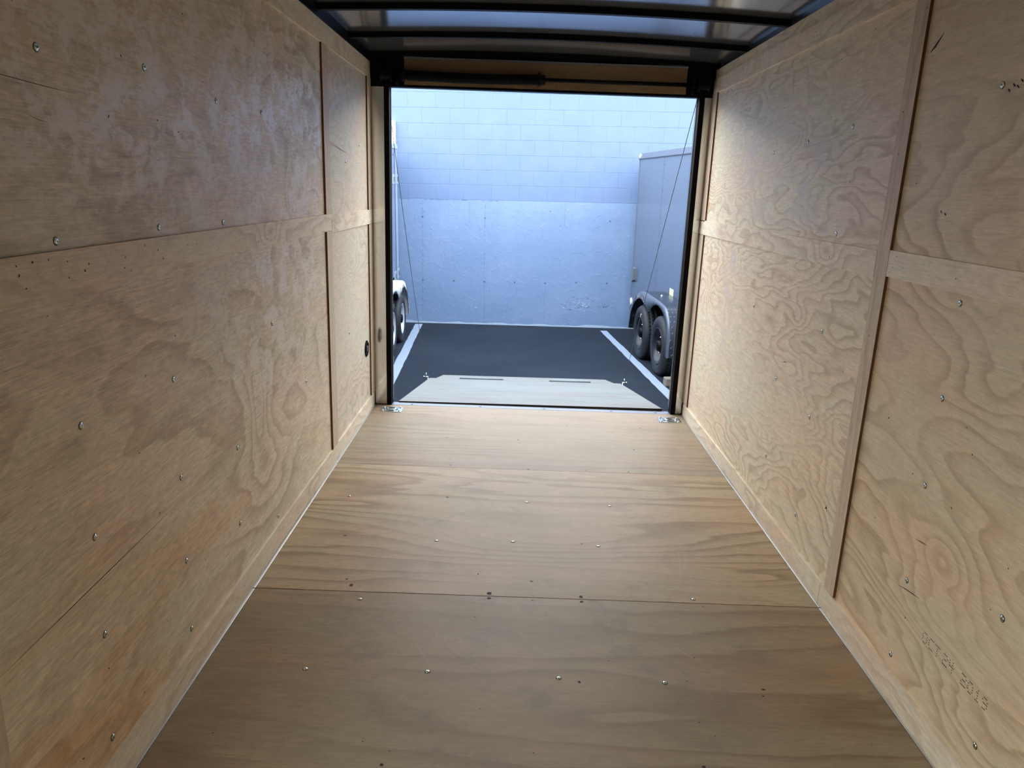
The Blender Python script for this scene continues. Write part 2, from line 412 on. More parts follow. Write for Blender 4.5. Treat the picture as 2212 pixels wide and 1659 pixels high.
# ------------------------------------------------------------------ the cargo trailer we stand in
XL, XR = -0.898, 1.129            # wall sheets
RLX, RRX = -0.889, 1.120          # faces of the battens
YD, YF = 4.62, -1.35              # rear door plane, front wall
ZT = 2.08                         # top of the plywood

def screw_mesh(axis, sgn):
    b = MB(); r = .0062
    def L(prof, seg=14, mat=0): b.lathe([(q, h * sgn) for q, h in prof], (0, 0, 0), axis, seg, mat)
    L([(r + .0012, 0.0), (r + .001, .0012), (r * .8, .0026), (r * .35, .003), (0, .003)])
    L([(.0021, .0031), (.0017, .0034), (0, .0034)], 4, 1)
    L([(r + .0026, .0002), (r + .0022, .0005), (0, .0005)], 14, 1)
    me = b.build('screw', [M['zinc'], M['hole']])
    return me
SCREW = {}
def screws(parent, axis, sgn, pts):
    """galvanised screw heads set in a sheet"""
    for p in pts:
        k = (axis, sgn)
        if k not in SCREW:
            o = screw_mesh(axis, sgn); SCREW[k] = o.data
        else:
            o = bpy.data.objects.new('screw', SCREW[k]); C.objects.link(o)
        o.parent = parent; o.location = p
        if 'label' in o: del o['label']

def marks_wall(b, x, y0, y1, z0, z1, n, mat, sgn):
    for _ in range(n):
        b.dot((x + sgn * .0004, random.uniform(y0, y1), random.uniform(z0, z1)), (0, 1, 0), (0, 0, 1), random.uniform(.001, .0026), random.uniform(.0015, .005), mat, random.uniform(0, 3), 6)

# floor sheets
def floor_sheet(y0, y1, mat, pts_screw, marks, streaks=()):
    b = MB(); b.box(XL - .02, XR + .02, y0 + .0012, y1 - .0012, -.019, 0.0)
    for (px, py, r) in marks: b.dot((px, py, .0004), (1, 0, 0), (0, 1, 0), r, r * random.uniform(.6, 1.1), 1)
    for _ in range(26):
        b.dot((random.uniform(-.8, 1.0), random.uniform(y0 + .05, y1 - .05), .0004), (1, 0, 0), (0, 1, 0), random.uniform(.0014, .003), random.uniform(.0012, .002), 1)
    for pts, wd in streaks:
        for (xa, ya), (xb, yb) in zip(pts[:-1], pts[1:]):
            d = Vector((xb - xa, yb - ya, 0)).normalized(); nn = Vector((-d.y, d.x, 0)) * wd * .55
            A, B_ = Vector((xa, ya, .0004)), Vector((xb, yb, .0004))
            b.add([A - nn, B_ - nn, B_ + nn, A + nn], [(0, 1, 2, 3)], 2)
    o = struct(b.build('floor', [mat, M['hole'], M['scratch']]))
    screws(o, 'z', 1, [(px, py, 0) for px, py in pts_screw])
    return o
M['scratch'] = plain('pale_scratch', (.50, .43, .34), .6)
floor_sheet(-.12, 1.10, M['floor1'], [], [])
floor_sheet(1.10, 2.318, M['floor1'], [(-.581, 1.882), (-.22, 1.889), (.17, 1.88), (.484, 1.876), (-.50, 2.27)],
            [(.23, 1.865, .005), (.77, 1.86, .006), (.60, 2.0, .003), (.76, 1.83, .004), (-.29, 1.52, .005), (.52, 1.55, .005), (-.053, 2.305, .009), (.273, 2.303, .008), (.10, 2.30, .004), (.70, 2.30, .004)],
            [([(-.22, 2.09), (-.19, 2.02), (-.12, 1.95), (-.05, 1.905)], .0009), ([(-.19, 2.07), (-.17, 2.02), (-.11, 1.95)], .0008), ([(-.27, 2.02), (-.22, 1.93)], .0007),
             ([(.05, 2.12), (.12, 2.0)], .0006), ([(.55, 2.05), (.66, 1.93)], .0007)])
floor_sheet(2.32, 3.54, M['floor2'], [(-.283, 2.725), (.028, 2.74), (.376, 2.726), (.089, 3.135), (.471, 3.126), (.676, 2.345), (-.93 + .2, 3.135)],
            [(-.551, 2.36, .008), (-.575, 2.40, .005), (-.053, 2.335, .009), (.273, 2.335, .008), (.31, 2.74, .004), (-.66, 2.74, .006), (-.28, 3.16, .007), (-.10, 2.47, .004), (.10, 2.43, .014 / 2)],
            [([(-.15, 3.18), (-.05, 3.02), (0, 3.0)], .0011), ([(-.33, 2.9), (-.05, 3.1)], .001), ([(.05, 3.08), (.22, 2.98)], .001), ([(.62, 3.0), (.70, 2.7), (.66, 2.5)], .001)])
floor_sheet(3.54, 4.615, M['floor3'], [], [(.4, 3.56, .006), (-.3, 3.57, .006), (.1, 3.55, .005), (.62, 3.56, .005), (-.36, 4.0, .006), (-.1, 4.4, .005), (.05, 4.0, .006), (.7, 3.9, .005), (.8, 4.3, .005), (-.6, 4.25, .005), (.35, 4.3, .005), (-.35, 4.5, .004)])
b = MB(); b.box(-1.0, 1.22, YF - .03, 4.66, -.10, -.0205)
struct(b.build('floor', M['black_steel']))

# aluminium edge strips along the foot of both walls
for x0, x1, nm in ((RLX, RLX + .0085, 'trim_1'), (RRX - .0085, RRX, 'trim_2')):
    b = MB()
    for ya, yb in ((YF, 2.31), (2.316, 3.535), (3.54, 4.60)):
        b.box(x0, x1, ya, yb, 0.0, .0035)
    struct(b.build(nm, M['alu'], bevel=.0008))

# wall sheets
def wall_sheet(name, side, y0, y1, mat, scr, extra=None):
    b = MB(); x = XL if side < 0 else XR; o2 = x + side * .0095
    b.box(min(x, o2), max(x, o2), y0 + .0012, y1 - .0012, -.0, ZT + .02)
    marks_wall(b, x, y0 + .05, y1 - .05, .12, 1.15, 26, 1, -side)
    marks_wall(b, x, y0 + .05, y1 - .05, 1.3, 1.95, 16, 1, -side)
    if extra: extra(b)
    o = struct(b.build(name, [mat, M['hole'], M['ink']]))
    screws(o, 'x', -side, [(x, yy, zz) for yy, zz in scr])
    return o
M['ink'] = plain('grey_ink', (.10, .08, .06), .8)
def crack(b, pts, wd, x, sgn, mat=1):
    for (ya, za, wa), (yb, zb, wb) in zip([(p[0], p[1], wd * (.2 + .8 * math.sin(math.pi * i / (len(pts) - 1)))) for i, p in enumerate(pts)][:-1],
                                          [(p[0], p[1], wd * (.2 + .8 * math.sin(math.pi * i / (len(pts) - 1)))) for i, p in enumerate(pts)][1:]):
        X_ = x + sgn * .0004
        b.add([(X_, ya, za - wa), (X_, yb, zb - wb), (X_, yb, zb + wb), (X_, ya, za + wa)], [(0, 1, 2, 3)], mat)
def left_extra(b):
    pts = [(1.117 + i * .035, .518 + .0009 * i) for i in range(20)]
    crack(b, pts, .0011, XL, 1)
    crack(b, [(1.25, 1.560), (1.36, 1.556), (1.48, 1.552), (1.58, 1.551)], .0007, XL, 1)
    crack(b, [(1.40, 1.50), (1.44, 1.49), (1.47, 1.488)], .0006, XL, 1)
    crack(b, [(2.74, 1.555), (2.745, 1.575), (2.75, 1.60)], .004, XL, 1)
wall_sheet('wall_left', -1, 1.075, 3.52, M['wlu'],
           [(1.46, 1.618), (1.869, 1.644), (2.294, 1.615), (1.448, 1.267), (1.874, 1.272), (2.287, 1.266), (1.456, .886), (1.881, .876), (1.457, .63),
            (1.875, .599), (2.285, .537), (1.45, .393), (1.865, .352), (1.86, .138), (2.267, .275), (2.648, .122), (1.432, .133), (1.46, 1.93), (2.69, 1.62), (2.69, .88), (3.1, .55)], left_extra)
wall_sheet('wall_left', -1, 3.525, 4.615, M['wlf'], [(3.95, .60), (3.95, 1.5), (4.3, 1.6)], lambda b: crack(b, [(3.66, 1.57), (3.78, 1.562), (3.9, 1.55), (4.0, 1.545)], .0018, XL, 1))
wall_sheet('wall_left', -1, YF, .52, M['wlf'], [])
b = MB(); b.box(XL - .0095, XL, .52, 1.07, 1.93, ZT + .02); b.box(XL - .0095, XL, .95, 1.07, 0, 1.93); struct(b.build('wall_left', [M['wlf']]))  # frames a side opening added out of view to brighten the near walls
# dot-matrix mill stamp on the right near sheet
FONT = {'O': ['01110', '10001', '10001', '10001', '01110'], 'C': ['01111', '10000', '10000', '10000', '01111'], 'T': ['11111', '00100', '00100', '00100', '00100'],
        '2': ['11110', '00001', '01110', '10000', '11111'], '4': ['10010', '10010', '11111', '00010', '00010'], '0': ['01110', '10001', '10001', '10001', '01110'],
        '1': ['00100', '01100', '00100', '00100', '01110'], '9': ['01110', '10001', '01111', '00001', '01110']}
def stamp(b):
    for txt, y0 in (('OCT', 1.745), ('24', 1.648), ('20', 1.568), ('19', 1.512)):
        cw = .0295 if len(txt) == 3 else .027
        for k, ch in enumerate(txt):
            for r_, row in enumerate(FONT[ch]):
                for c_, q in enumerate(row):
                    if q == '1':
                        yy = y0 - k * cw - c_ * cw * .165; zz = .288 - r_ * .0068
                        b.add([(XR - .0004, yy, zz), (XR - .0004, yy - .0042, zz), (XR - .0004, yy - .0042, zz - .0027), (XR - .0004, yy, zz - .0027)], [(0, 1, 2, 3)], 2)
    crack(b, [(1.86, .50), (1.83, .505), (1.80, .51)], .0014, XR, -1)
    crack(b, [(1.90, .335), (1.86, .345), (1.82, .352), (1.79, .356)], .0016, XR, -1)
    crack(b, [(2.215, 1.80), (2.19, 1.815), (2.16, 1.84)], .006, XR, -1)
    for yy, zz in ((1.83, 1.655), (1.815, 1.665), (1.80, 1.66), (1.79, 1.672), (2.0, 1.37), (2.02, 1.375)):
        b.dot((XR - .0004, yy, zz), (0, 1, 0), (0, 0, 1), .006, .0025, 1, .6)
wall_sheet('wall_right', 1, 2.272, 4.615, M['wrf'],
           [(2.648, 1.639), (3.037, 1.611), (3.432, 1.589), (4.239, 1.944), (2.657, 1.28), (2.657, .93), (2.66, .60), (2.66, .20), (3.05, .65), (3.05, .30), (3.45, .9)],
           lambda b: (crack(b, [(3.0, .735), (2.98, .74), (2.95, .742)], .002, XR, -1), crack(b, [(2.42, .335), (2.41, .345), (2.40, .33)], .006, XR, -1), crack(b, [(2.74, .66), (2.73, .66)], .003, XR, -1)))
wall_sheet('wall_right', 1, YF, 2.268, M['wrn'],
           [(1.859, 1.67), (1.861, 1.174 - .02), (1.86, .903), (1.862, .657), (1.862, .371), (1.872, .126), (1.48, .494), (1.473, .157), (1.48, .93), (1.48, 1.6)], stamp)
b = MB(); b.box(XL - .02, XR + .02, YF - .02, YF, 0, 2.16); struct(b.build('wall_front', M['wlf']))

# battens: uprights over the sheet joints, a rail at mid height, one under the roof and one on the floor
def batten(name, side, y0, y1, z0, z1, mat, nails=0, bow=0.0, edge=True):
    b = MB(); xa = XL if side < 0 else XR; xb = RLX if side < 0 else RRX
    if bow:
        def P(u, v):
            y = y0 + (y1 - y0) * u; off = bow * math.sin(u * math.pi * 3.0) * (-side)
            x = xb + off; return (x, y, z0 + (z1 - z0) * v)
        b.grid(P, 24, 1, 0, False)
        b.grid(lambda u, v: (P(u, 1)[0] * (1 - v) + xa * v, y0 + (y1 - y0) * u, z1), 24, 1, 0, False)
        b.grid(lambda u, v: (P(u, 0)[0] * (1 - v) + xa * v, y0 + (y1 - y0) * u, z0), 24, 1, 0, False)
        b.add([P(0, 0), P(0, 1), (xa, y0, z1), (xa, y0, z0)], [(0, 1, 2, 3)], 0)
        b.add([P(1, 0), P(1, 1), (xa, y1, z1), (xa, y1, z0)], [(0, 1, 2, 3)], 0)
    else:
        b.box(min(xa, xb), max(xa, xb), y0, y1, z0, z1)
        for i, f in enumerate(b.f):
            if edge and all(abs(b.v[q][1] - y0) < 1e-6 for q in f): b.m[i] = 2  # near side face gets the painted shade
    for _ in range(nails):
        b.dot((xb - side * .0004, random.uniform(y0 + .01, y1 - .01), random.uniform(z0 + .01, z1 - .01)), (0, 1, 0), (0, 0, 1), random.uniform(.0015, .0035), random.uniform(.0015, .003), 1, random.uniform(0, 3), 6)
    return struct(b.build(name, [mat, M['hole'], M['edge_shade']]))
n_ = 3
def tn():
    global n_
    n_ += 1; return 'trim_%d' % n_
# left
for z0, z1 in ((.09, 1.170), (1.250, 1.990)):
    batten(tn(), -1, 3.50, 3.60, z0, z1, M['batten_v'])
for z0, z1 in ((.09, 1.158), (1.242, 1.990)):
    batten(tn(), -1, 4.505, 4.615, z0, z1, M['batten_v'])
batten(tn(), -1, 1.02, 1.112, .09, 1.990, M['batten_v'])
batten(tn(), -1, 1.112, 3.60, 1.171, 1.249, M['batten_h'], 34)
batten(tn(), -1, 3.603, 4.615, 1.160, 1.243, M['batten_h'], 10)
batten(tn(), -1, YF, 4.60, 1.991, ZT, M['batten_h'], 26)
# right
batten(tn(), 1, 2.243, 2.318, .085, 1.990 + .09, M['batten_v'], 8)
for z0, z1 in ((.085, 1.163), (1.243, 1.968)):
    batten(tn(), 1, 4.505, 4.615, z0, z1, M['batten_v'])
batten(tn(), 1, 2.32, 4.615, 1.166, 1.249, M['batten_h'], 22)
batten(tn(), 1, YF, 2.241, 1.178, 1.256, M['batten_h'], 18)
batten(tn(), 1, 2.32, 4.60, 1.968, 2.045, M['batten_h'], 20)
batten(tn(), 1, YF, 2.241, 1.968, 2.045, M['batten_h'], 10)
for side, nm, cuts in ((-1, 'baseboard_left', ((YF, .52), (.95, 1.109), (1.112, 4.60))), (1, 'baseboard_right', ((YF, 2.345), (2.35, 4.60)))):
    for y0, y1 in cuts:
        o = batten(nm, side, y0, y1, .002, .0885 if side < 0 else .082, M['batten_h'], int((y1 - y0) * 7), bow=.0022)

# roof: enamel skin between bows, black roof rails over the walls
b = MB()
bows = [y for y in (-1.0, -.45, .15, .75, 1.4, 2.0, 2.85, 3.445, 4.045, 4.585)]
prev = YF
XM = (XL + XR) / 2; HW = (XR - XL) / 2
def arch(x): return .024 * (1 - ((x - XM) / HW) ** 2)
for yb in bows:
    y0, y1 = prev, yb
    def P(u, v, y0=y0, y1=y1):
        x = XL - .02 + (XR - XL + .04) * u; y = y0 + (y1 - y0) * v
        dish = .015 * (1 - v ** 2.0) * (1 + .30 * math.sin(u * 7.5 + y0 * 3)) * min(1, 8 * u + .25, 8 * (1 - u) + .25)
        return (x, y, 2.130 + arch(x) + dish)
    b.grid(P, 40, 10, 0, True); prev = yb
b.grid(lambda u, v: (XL - .02 + (XR - XL + .04) * u, prev + (4.66 - prev) * v, 2.130 + arch(XL - .02 + (XR - XL + .04) * u)), 40, 1, 0, True)
b.box(XL - .06, XR + .06, YF - .05, 4.70, 2.195, 2.22, 1)
ceil = struct(b.build('ceiling', [M['roof_skin'], M['skin_out']], recalc=False))
for yb in bows:
    b = MB(); y0, y1 = yb - .016, yb + .016
    for i in range(24):
        xa = XL - .01 + (XR - XL + .02) * i / 24; xb = XL - .01 + (XR - XL + .02) * (i + 1) / 24
        za, zb = arch(xa), arch(xb)
        b.add([(xa, y0, 2.104 + za), (xb, y0, 2.104 + zb), (xb, y1, 2.104 + zb), (xa, y1, 2.104 + za), (xa, y0, 2.132 + za), (xb, y0, 2.132 + zb), (xb, y1, 2.160 + zb), (xa, y1, 2.160 + za)],
              [(0, 3, 2, 1), (0, 1, 5, 4), (3, 7, 6, 2)])
        # rear flange spot-welded to the skin
        b.add([(xa, y1, 2.1285 + za), (xb, y1, 2.1285 + zb), (xb, y1 + .012, 2.1285 + zb), (xa, y1 + .012, 2.1285 + za)], [(0, 3, 2, 1)], 1)
    b.build('roof_bow', [M['black_steel'], M['bow_lip'] if 'bow_lip' in M else M['roof_skin']], ceil)
for side, nm in ((-1, 'trim_1'), (1, 'trim_2')):
    xa, xb = (XL - .03, XL + .012) if side < 0 else (XR - .012 + .03, XR + .03)
    zt = ZT if side < 0 else 2.045
    b = MB(); b.box(min(xa, xb), max(xa, xb), YF, 4.66, zt, 2.112)
    b.box(min(xa, xb) - .0, max(xa, xb), YF, 4.66, 2.112, 2.14)
    o = struct(b.build('ceiling_rail', M['black_steel'], bevel=.002)); o.name = tn()
# small screws where the bows meet the rails
# outer shell; daylight enters by the rear door and an added unseen side opening
b = MB()
b.box(XL - .06, XL - .0105, YF - .05, .52, -.10, 2.18); b.box(XL - .06, XL - .0105, .52, .95, 1.93, 2.18); b.box(XL - .06, XL - .0105, .95, 4.70, -.10, 2.18); b.box(XL - .06, XL - .0105, .52, .95, -.10, -.0); b.box(XR + .0105, XR + .06, YF - .05, 4.70, -.10, 2.18)
b.box(XL - .06, XR + .06, YF - .06, YF - .021, -.10, 2.18)
struct(b.build('wall_outer', M['skin_out']))

# rear door surround
dz = 1.952; OX0, OX1 = -.781, 1.046
door = empty('door_1', loc=(.13, YD, 0)); struct(door)
def dpart(b, name, mats, **k):
    for i, v in enumerate(b.v): b.v[i] = (v[0] - .13, v[1] - YD, v[2])
    return b.build(name, mats, door, **k)
for s_, (x0, x1, x2) in ((-1, (RLX - .0, -.812, OX0)), (1, (RRX, 1.077, OX1))):
    b = MB(); b.box(min(x0, x1), max(x0, x1), YD - .004, YD + .05, -.005, 2.12)
    b.add([], [])
    dpart(b, 'jamb', M['jamb'])
    b = MB(); b.box(min(x1, x2), max(x1, x2), YD - .012, YD + .05, -.005, dz + .02)
    dpart(b, 'rubber_seal', M['rubber'], bevel=.003)
    # pale outer lip seen past the seal
    b = MB(); xe = x2 - s_ * .0035
    b.box(min(x2, xe), max(x2, xe), YD + .045, YD + .052, -.01, dz)
    dpart(b, 'outer_lip', M['alu'])
    b = MB(); xo = XL - .06 if s_ < 0 else XR + .06
    b.box(min(x2, xo), max(x2, xo), YD + .05, YD + .08, -.10, 2.2)
    dpart(b, 'outer_post', M['skin_out'])
# header: black plate behind, board in front
b = MB(); b.box(RLX, RRX, YD - .007, YD + .05, dz - .004, 2.16); dpart(b, 'header_plate', M['black_steel'])
b = MB(); b.box(XL - .06, XR + .06, YD + .05, YD + .08, dz, 2.2); dpart(b, 'outer_header', M['skin_out'])
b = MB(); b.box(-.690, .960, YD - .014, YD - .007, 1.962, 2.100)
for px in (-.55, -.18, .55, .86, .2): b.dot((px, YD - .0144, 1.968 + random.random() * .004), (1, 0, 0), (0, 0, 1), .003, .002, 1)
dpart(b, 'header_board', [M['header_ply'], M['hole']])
b = MB(); b.box(-.69, .96, YD - .030, YD - .002, 2.100, 2.112); dpart(b, 'header_lip', M['roof_skin'])
b = MB()
b.box(RLX + .002, OX0 - .0, YD - .006, YD + .066, -.002, .0025, 1); b.box(OX1, RRX - .002, YD - .006, YD + .066, -.002, .0025, 1)
b.box(OX0, OX1, YD - .008, YD + .052, -.03, .001, 0)
for px in (-.65, -.2, .22, .66, .95): b.dot((px, YD + .012, .0014), (1, 0, 0), (0, 1, 0), .008, .006, 1)
dpart(b, 'sill_plate', [M['alu_dull'], M['rubber']])

# torsion spring gear over the door
sp_ = empty('torsion_spring', loc=(.13, 4.575, 2.012))
tag(sp_, 'black torsion spring and shaft with end drums above the rear door opening', 'spring')
def spart(b, name, mats, **k):
    for i, v in enumerate(b.v): b.v[i] = (v[0] - .13, v[1] - 4.575, v[2] - 2.012)
    return b.build(name, mats, sp_, **k)
SZ = 2.010; SY = 4.575
b = MB(); b.tube([(-.85, SY, SZ), (1.09, SY, SZ)], .0115, 14); spart(b, 'shaft', M['black_steel'])
b = MB(); pts = []; turns = 128; L0, L1 = -.67, .100
for i in range(turns * 9 + 1):
    a = 2 * math.pi * i / 9; u = i / (turns * 9)
    sag = -.006 * math.sin(math.pi * u)
    pts.append((L0 + (L1 - L0) * u, SY + .0265 * math.cos(a), SZ + sag + .0265 * math.sin(a)))
b.tube(pts, .0034, 5); spart(b, 'coil', M['black_steel'])
b = MB(); b.tube([(L0 - .01, SY, SZ), (-.28, SY, SZ - .006), (L1, SY, SZ)], .0235, 16); spart(b, 'coil_core', M['dark_gap'])
for xx, s_ in ((-.70, 1), (.105, -1)):
    b = MB(); b.lathe([(.014, -.03 * s_), (.026, -.025 * s_), (.030, 0), (.036, .004 * s_), (.036, .016 * s_), (.022, .02 * s_), (.014, .03 * s_)], (xx, SY, SZ), 'x', 18)
    for k in range(4):
        a = math.pi / 4 + k * math.pi / 2
        b.tube([(xx + .008 * s_, SY, SZ), (xx + .008 * s_, SY + .042 * math.cos(a), SZ + .042 * math.sin(a))], .008, 8)
    spart(b, 'winding_cone', M['black_steel'])
for xx, s_ in ((-.79, -1), (1.055, 1)):
    b = MB(); b.lathe([(.012, -.032), (.036, -.032), (.036, -.028), (.026, -.022), (.0265, -.012), (.0255, -.008), (.0265, -.004), (.0255, 0), (.0265, .004), (.0255, .008), (.0265, .012), (.026, .022), (.036, .028), (.036, .032), (.012, .032)], (xx, SY, SZ), 'x', 26)
    spart(b, 'cable_drum', M['black_steel_worn'] if 'black_steel_worn' in M else M['zinc_dark'] if 'zinc_dark' in M else M['black_steel'])
    b = MB(); xb = xx - s_ * .062
    b.box(xb - .003, xb + .003, SY - .030, YD - .002, SZ - .05, SZ + .05); b.box(xb - .003, xb + .03, YD - .008, YD - .002, SZ - .05, SZ + .05)
    b.lathe([(.016, -.006), (.020, -.006), (.020, .006), (.016, .006)], (xb, SY, SZ), 'x', 16)
    for k, (dx_, dz_) in enumerate(((.015, .03), (.015, -.03))):
        b.lathe([(.007, 0), (.007, -.006), (.003, -.009), (0, -.009)], (xb + dx_, YD - .008, SZ + dz_), 'y', 8)
    spart(b, 'bearing_bracket', M['black_steel'])

# ------------------------------------------------------------------ ramp door let down on the asphalt
RA = Vector((.13, 4.68, .012)); RB = Vector((.1223, 6.517, -.3026))
ry = (RB - RA).normalized(); rx = Vector((.9999, .004, .0045)); rx = (rx - ry * rx.dot(ry)).normalized(); rz = rx.cross(ry)
RM = frame(rx, ry, rz, RA)
RL = (RB - RA).length
ramp = empty('ramp_door', RM)
tag(ramp, 'plywood ramp door let down behind the trailer onto the asphalt', 'ramp')
HWR = .8735
def rb(b, name, mats, **k): return b.build(name, mats, ramp, **k)
b = MB(); b.box(-HWR, HWR, 0, RL - .004, -.019, 0)
for px, py in ((-.62, .95), (-.60, 1.02), (-.585, .985), (.62, .9), (.64, .95), (.1, 1.5), (-.3, .35)): b.dot((px, py, .0005), (1, 0, 0), (0, 1, 0), .005, .008, 1)
rb(b, 'ramp_panel', [M['ramp_ply'], M['hole']])
b = MB(); b.box(-HWR, HWR, -.001, .028, -.035, -.019); b.box(-HWR, -HWR + .03, .0, RL - .006, -.035, -.019); b.box(HWR - .03, HWR, 0, RL - .006, -.035, -.019)
b.box(-HWR, HWR, RL - .03, RL - .006, -.035, -.019); rb(b, 'ramp_frame', M['black_steel'])
b = MB(); b.box(-HWR + .0, HWR, -.0035, -.0005, -.034, -.0005); rb(b, 'edge_board', M['edge_brown'])
# flap: drops a little so its end rests on the ground
fz = -.002
b = MB(); vs = [(-.815, RL, 0), (.815, RL, 0), (.785, RL + .40, fz), (-.785, RL + .40, fz)]
b.add(vs + [(x, y, z - (.015 if y < RL + .1 else .028)) for x, y, z in vs], [(0, 1, 2, 3), (7, 6, 5, 4), (0, 4, 5, 1), (1, 5, 6, 2), (2, 6, 7, 3), (3, 7, 4, 0)])
rb(b, 'ramp_flap', M['ramp_ply'])
for x0, x1 in ((-.60, -.20), (.22, .60)):
    b = MB(); b.box(x0, x1, RL - .035, RL + .035, .0003, .0022)
    b.tube([(x0, RL - .002, .004), (x1, RL - .002, .004)], .0045, 8)
    for i in range(9):
        xx = x0 + .02 + (x1 - x0 - .04) * i / 8
        for yy in (-.02, .02): b.lathe([(.004, .002), (.003, .0035), (0, .0038)], (xx, RL + yy, 0), 'z', 6)
    rb(b, 'piano_hinge', M['hinge_steel'] if 'hinge_steel' in M else M['zinc_dull'])
BR = []
for s_ in (-1, 1):
    b = MB(); x = s_ * (HWR + .004)
    b.box(min(x, x + s_ * .004), max(x, x + s_ * .004), RL - .10, RL - .02, -.03, .022)
    b.tube([(x, RL - .06, .012), (x + s_ * .045, RL - .06, .012)], .007, 10)
    b.lathe([(.012, 0), (.012, s_ * .006), (0, s_ * .007)], (x + s_ * .04, RL - .06, .012), 'x', 10)
    b.tube([(x + s_ * .025, RL - .06, .012), (x + s_ * .022, RL - .07, .05)], .006, 8)
    rb(b, 'cable_bracket', M['zinc'])
    BR.append(RM @ Vector((x + s_ * .022, RL - .07, .05)))
# cables from the drums to the ramp
for k, (st, en, sag, lab) in enumerate((((-.800, SY + .026, SZ - .01), BR[0], .055, 'thin slack steel cable from the drum above the left jamb down to the ramp'),
                                        ((1.040, SY + .026, SZ - .01), BR[1], .0, 'thin taut steel cable from the drum above the right jamb down to the ramp'))):
    a_, c_ = Vector(st), Vector(en); pts = []
    for i in range(31):
        u = i / 30; p = a_.lerp(c_, u); p.z -= sag * 4 * u * (1 - u); p.y += 0; pts.append(p - a_)
    o = MB().tube(pts, .0022, 6).build('ramp_cable', M['cable']); o.location = a_
    tag(o, lab, 'cable')
    u = .70; i = int(u * 30)
    b = MB(); d = (pts[i + 1] - pts[i]).normalized()
    b.tube([pts[i] - d * .02, pts[i] + d * .02], .0055, 8)
    if k == 1: b.build('crimp_sleeve', M['zinc'], o)

# ------------------------------------------------------------------ recessed floor tie-downs
def tie_down(x, y, label):
    r = empty('recessed_tie_down', loc=(x, y, 0)); tag(r, label, 'tie-down', 'recessed floor rings at the rear corners')
    b = MB(); hx, hy, cc = .072, .052, .010
    outer = [(-hx + cc, -hy), (hx - cc, -hy), (hx, -hy + cc), (hx, hy - cc), (hx - cc, hy), (-hx + cc, hy), (-hx, hy - cc), (-hx, -hy + cc)]
    inner = [(u * .56, v * .60) for u, v in outer]
    cup = [(u * .44, v * .46) for u, v in outer]
    n = 8
    vs = [(u, v, .0005) for u, v in outer] + [(u * .985, v * .985, .0042) for u, v in outer] + [(u, v, .0048) for u, v in inner] + [(u, v, .0012) for u, v in cup]
    fs = []
    for k in range(3):
        for i in range(n): fs.append((k * n + i, k * n + (i + 1) % n, (k + 1) * n + (i + 1) % n, (k + 1) * n + i))
    fs.append([3 * n + i for i in range(n)])
    b.add(vs, fs); b.build('mounting_plate', M['zinc'], r, recalc=False)
    b = MB(); b.lathe([(.020, .0016), (.013, .0030), (.012, .0018), (0, .0016)], (0, 0, 0), 'z', 20, 0); b.build('recess_hole', M['dark_gap'], r)
    b = MB(); pts = [(-.026, .016, .008), (-.026, -.010, .010), (-.016, -.026, .010), (.016, -.026, .010), (.026, -.010, .010), (.026, .016, .008)]
    b.tube(pts, .0048, 8); b.build('ring', M['zinc_dull'], r)
    b = MB(); b.box(-.036, .036, .012, .022, .003, .013, 0, .003); b.build('ring_strap', M['zinc'], r)
    for sx in (-1, 1):
        for sy in (-1, 1):
            b = MB(); b.lathe([(.0075, .004), (.0075, .008), (.004, .0105), (0, .0105)], (sx * .053, sy * .034, 0), 'z', 8); b.build('bolt', M['zinc'], r)
    return r
tie_down(-.762, 4.50, 'square zinc plate with ring, sunk in the floor by the left jamb')
tie_down(1.012, 4.478, 'square zinc plate with ring, sunk in the floor by the right jamb')

# rubber plug low on the left wall
g = empty('wall_plug', loc=(XL, 4.40, .417)); tag(g, 'round black rubber plug low on the left wall beside the rear door', 'plug')
b = MB(); b.lathe([(.050, 0), (.050, .004), (.044, .008), (.036, .008), (.034, .004), (.0, .004)], (0, 0, 0), 'x', 28); b.build('flange', M['rubber'], g)
b = MB(); b.lathe([(.020, .004), (.018, .010), (.0, .011)], (0, 0, 0), 'x', 16)
for a in (0.6, 3.7): b.lathe([(.004, .008), (.003, .011), (0, .0115)], (0, .040 * math.cos(a), .040 * math.sin(a)), 'x', 8)
b.build('cap', M['vent'], g)

# ------------------------------------------------------------------ the yard
b = MB(); b.box(-16, 16, -8, 16, -.12, 0)
struct(b.build('ground', M['asphalt'], mw=G), 'dark asphalt parking lot', 'ground')
def stripe(x0, x1, label):
    b = MB(); n = 60; y0, y1 = 2.2, (10.30 if x0 < 0 else 9.95)
    for i in range(n):
        ya = y0 + (y1 - y0) * i / n; yb_ = y0 + (y1 - y0) * (i + 1) / n
    L_ = [(x0 + random.uniform(-.004, .004), y0 + (y1 - y0) * i / n) for i in range(n + 1)]
    R_ = [(x1 + random.uniform(-.004, .004), y0 + (y1 - y0) * i / n) for i in range(n + 1)]
    vs = [(x, y, .0015) for x, y in L_] + [(x, y, .0015) for x, y in R_] + [(x, y, .0) for x, y in L_] + [(x, y, .0) for x, y in R_]
    fs = [(i, n + 1 + i, n + 2 + i, i + 1) for i in range(n)] + [(2 * (n + 1) + i, i, i + 1, 2 * (n + 1) + i + 1) for i in range(n)] + [(n + 1 + i, 3 * (n + 1) + i, 3 * (n + 1) + i + 1, n + 2 + i) for i in range(n)]
    b.add(vs, fs); o = b.build('parking_stripe', M['paint'], mw=G); tag(o, label, 'painted line', 'stall lines'); return o
stripe(-.852, -.752, 'white painted stall line on the asphalt left of the ramp')
stripe(1.708, 1.800, 'white painted stall line on the asphalt right of the ramp')

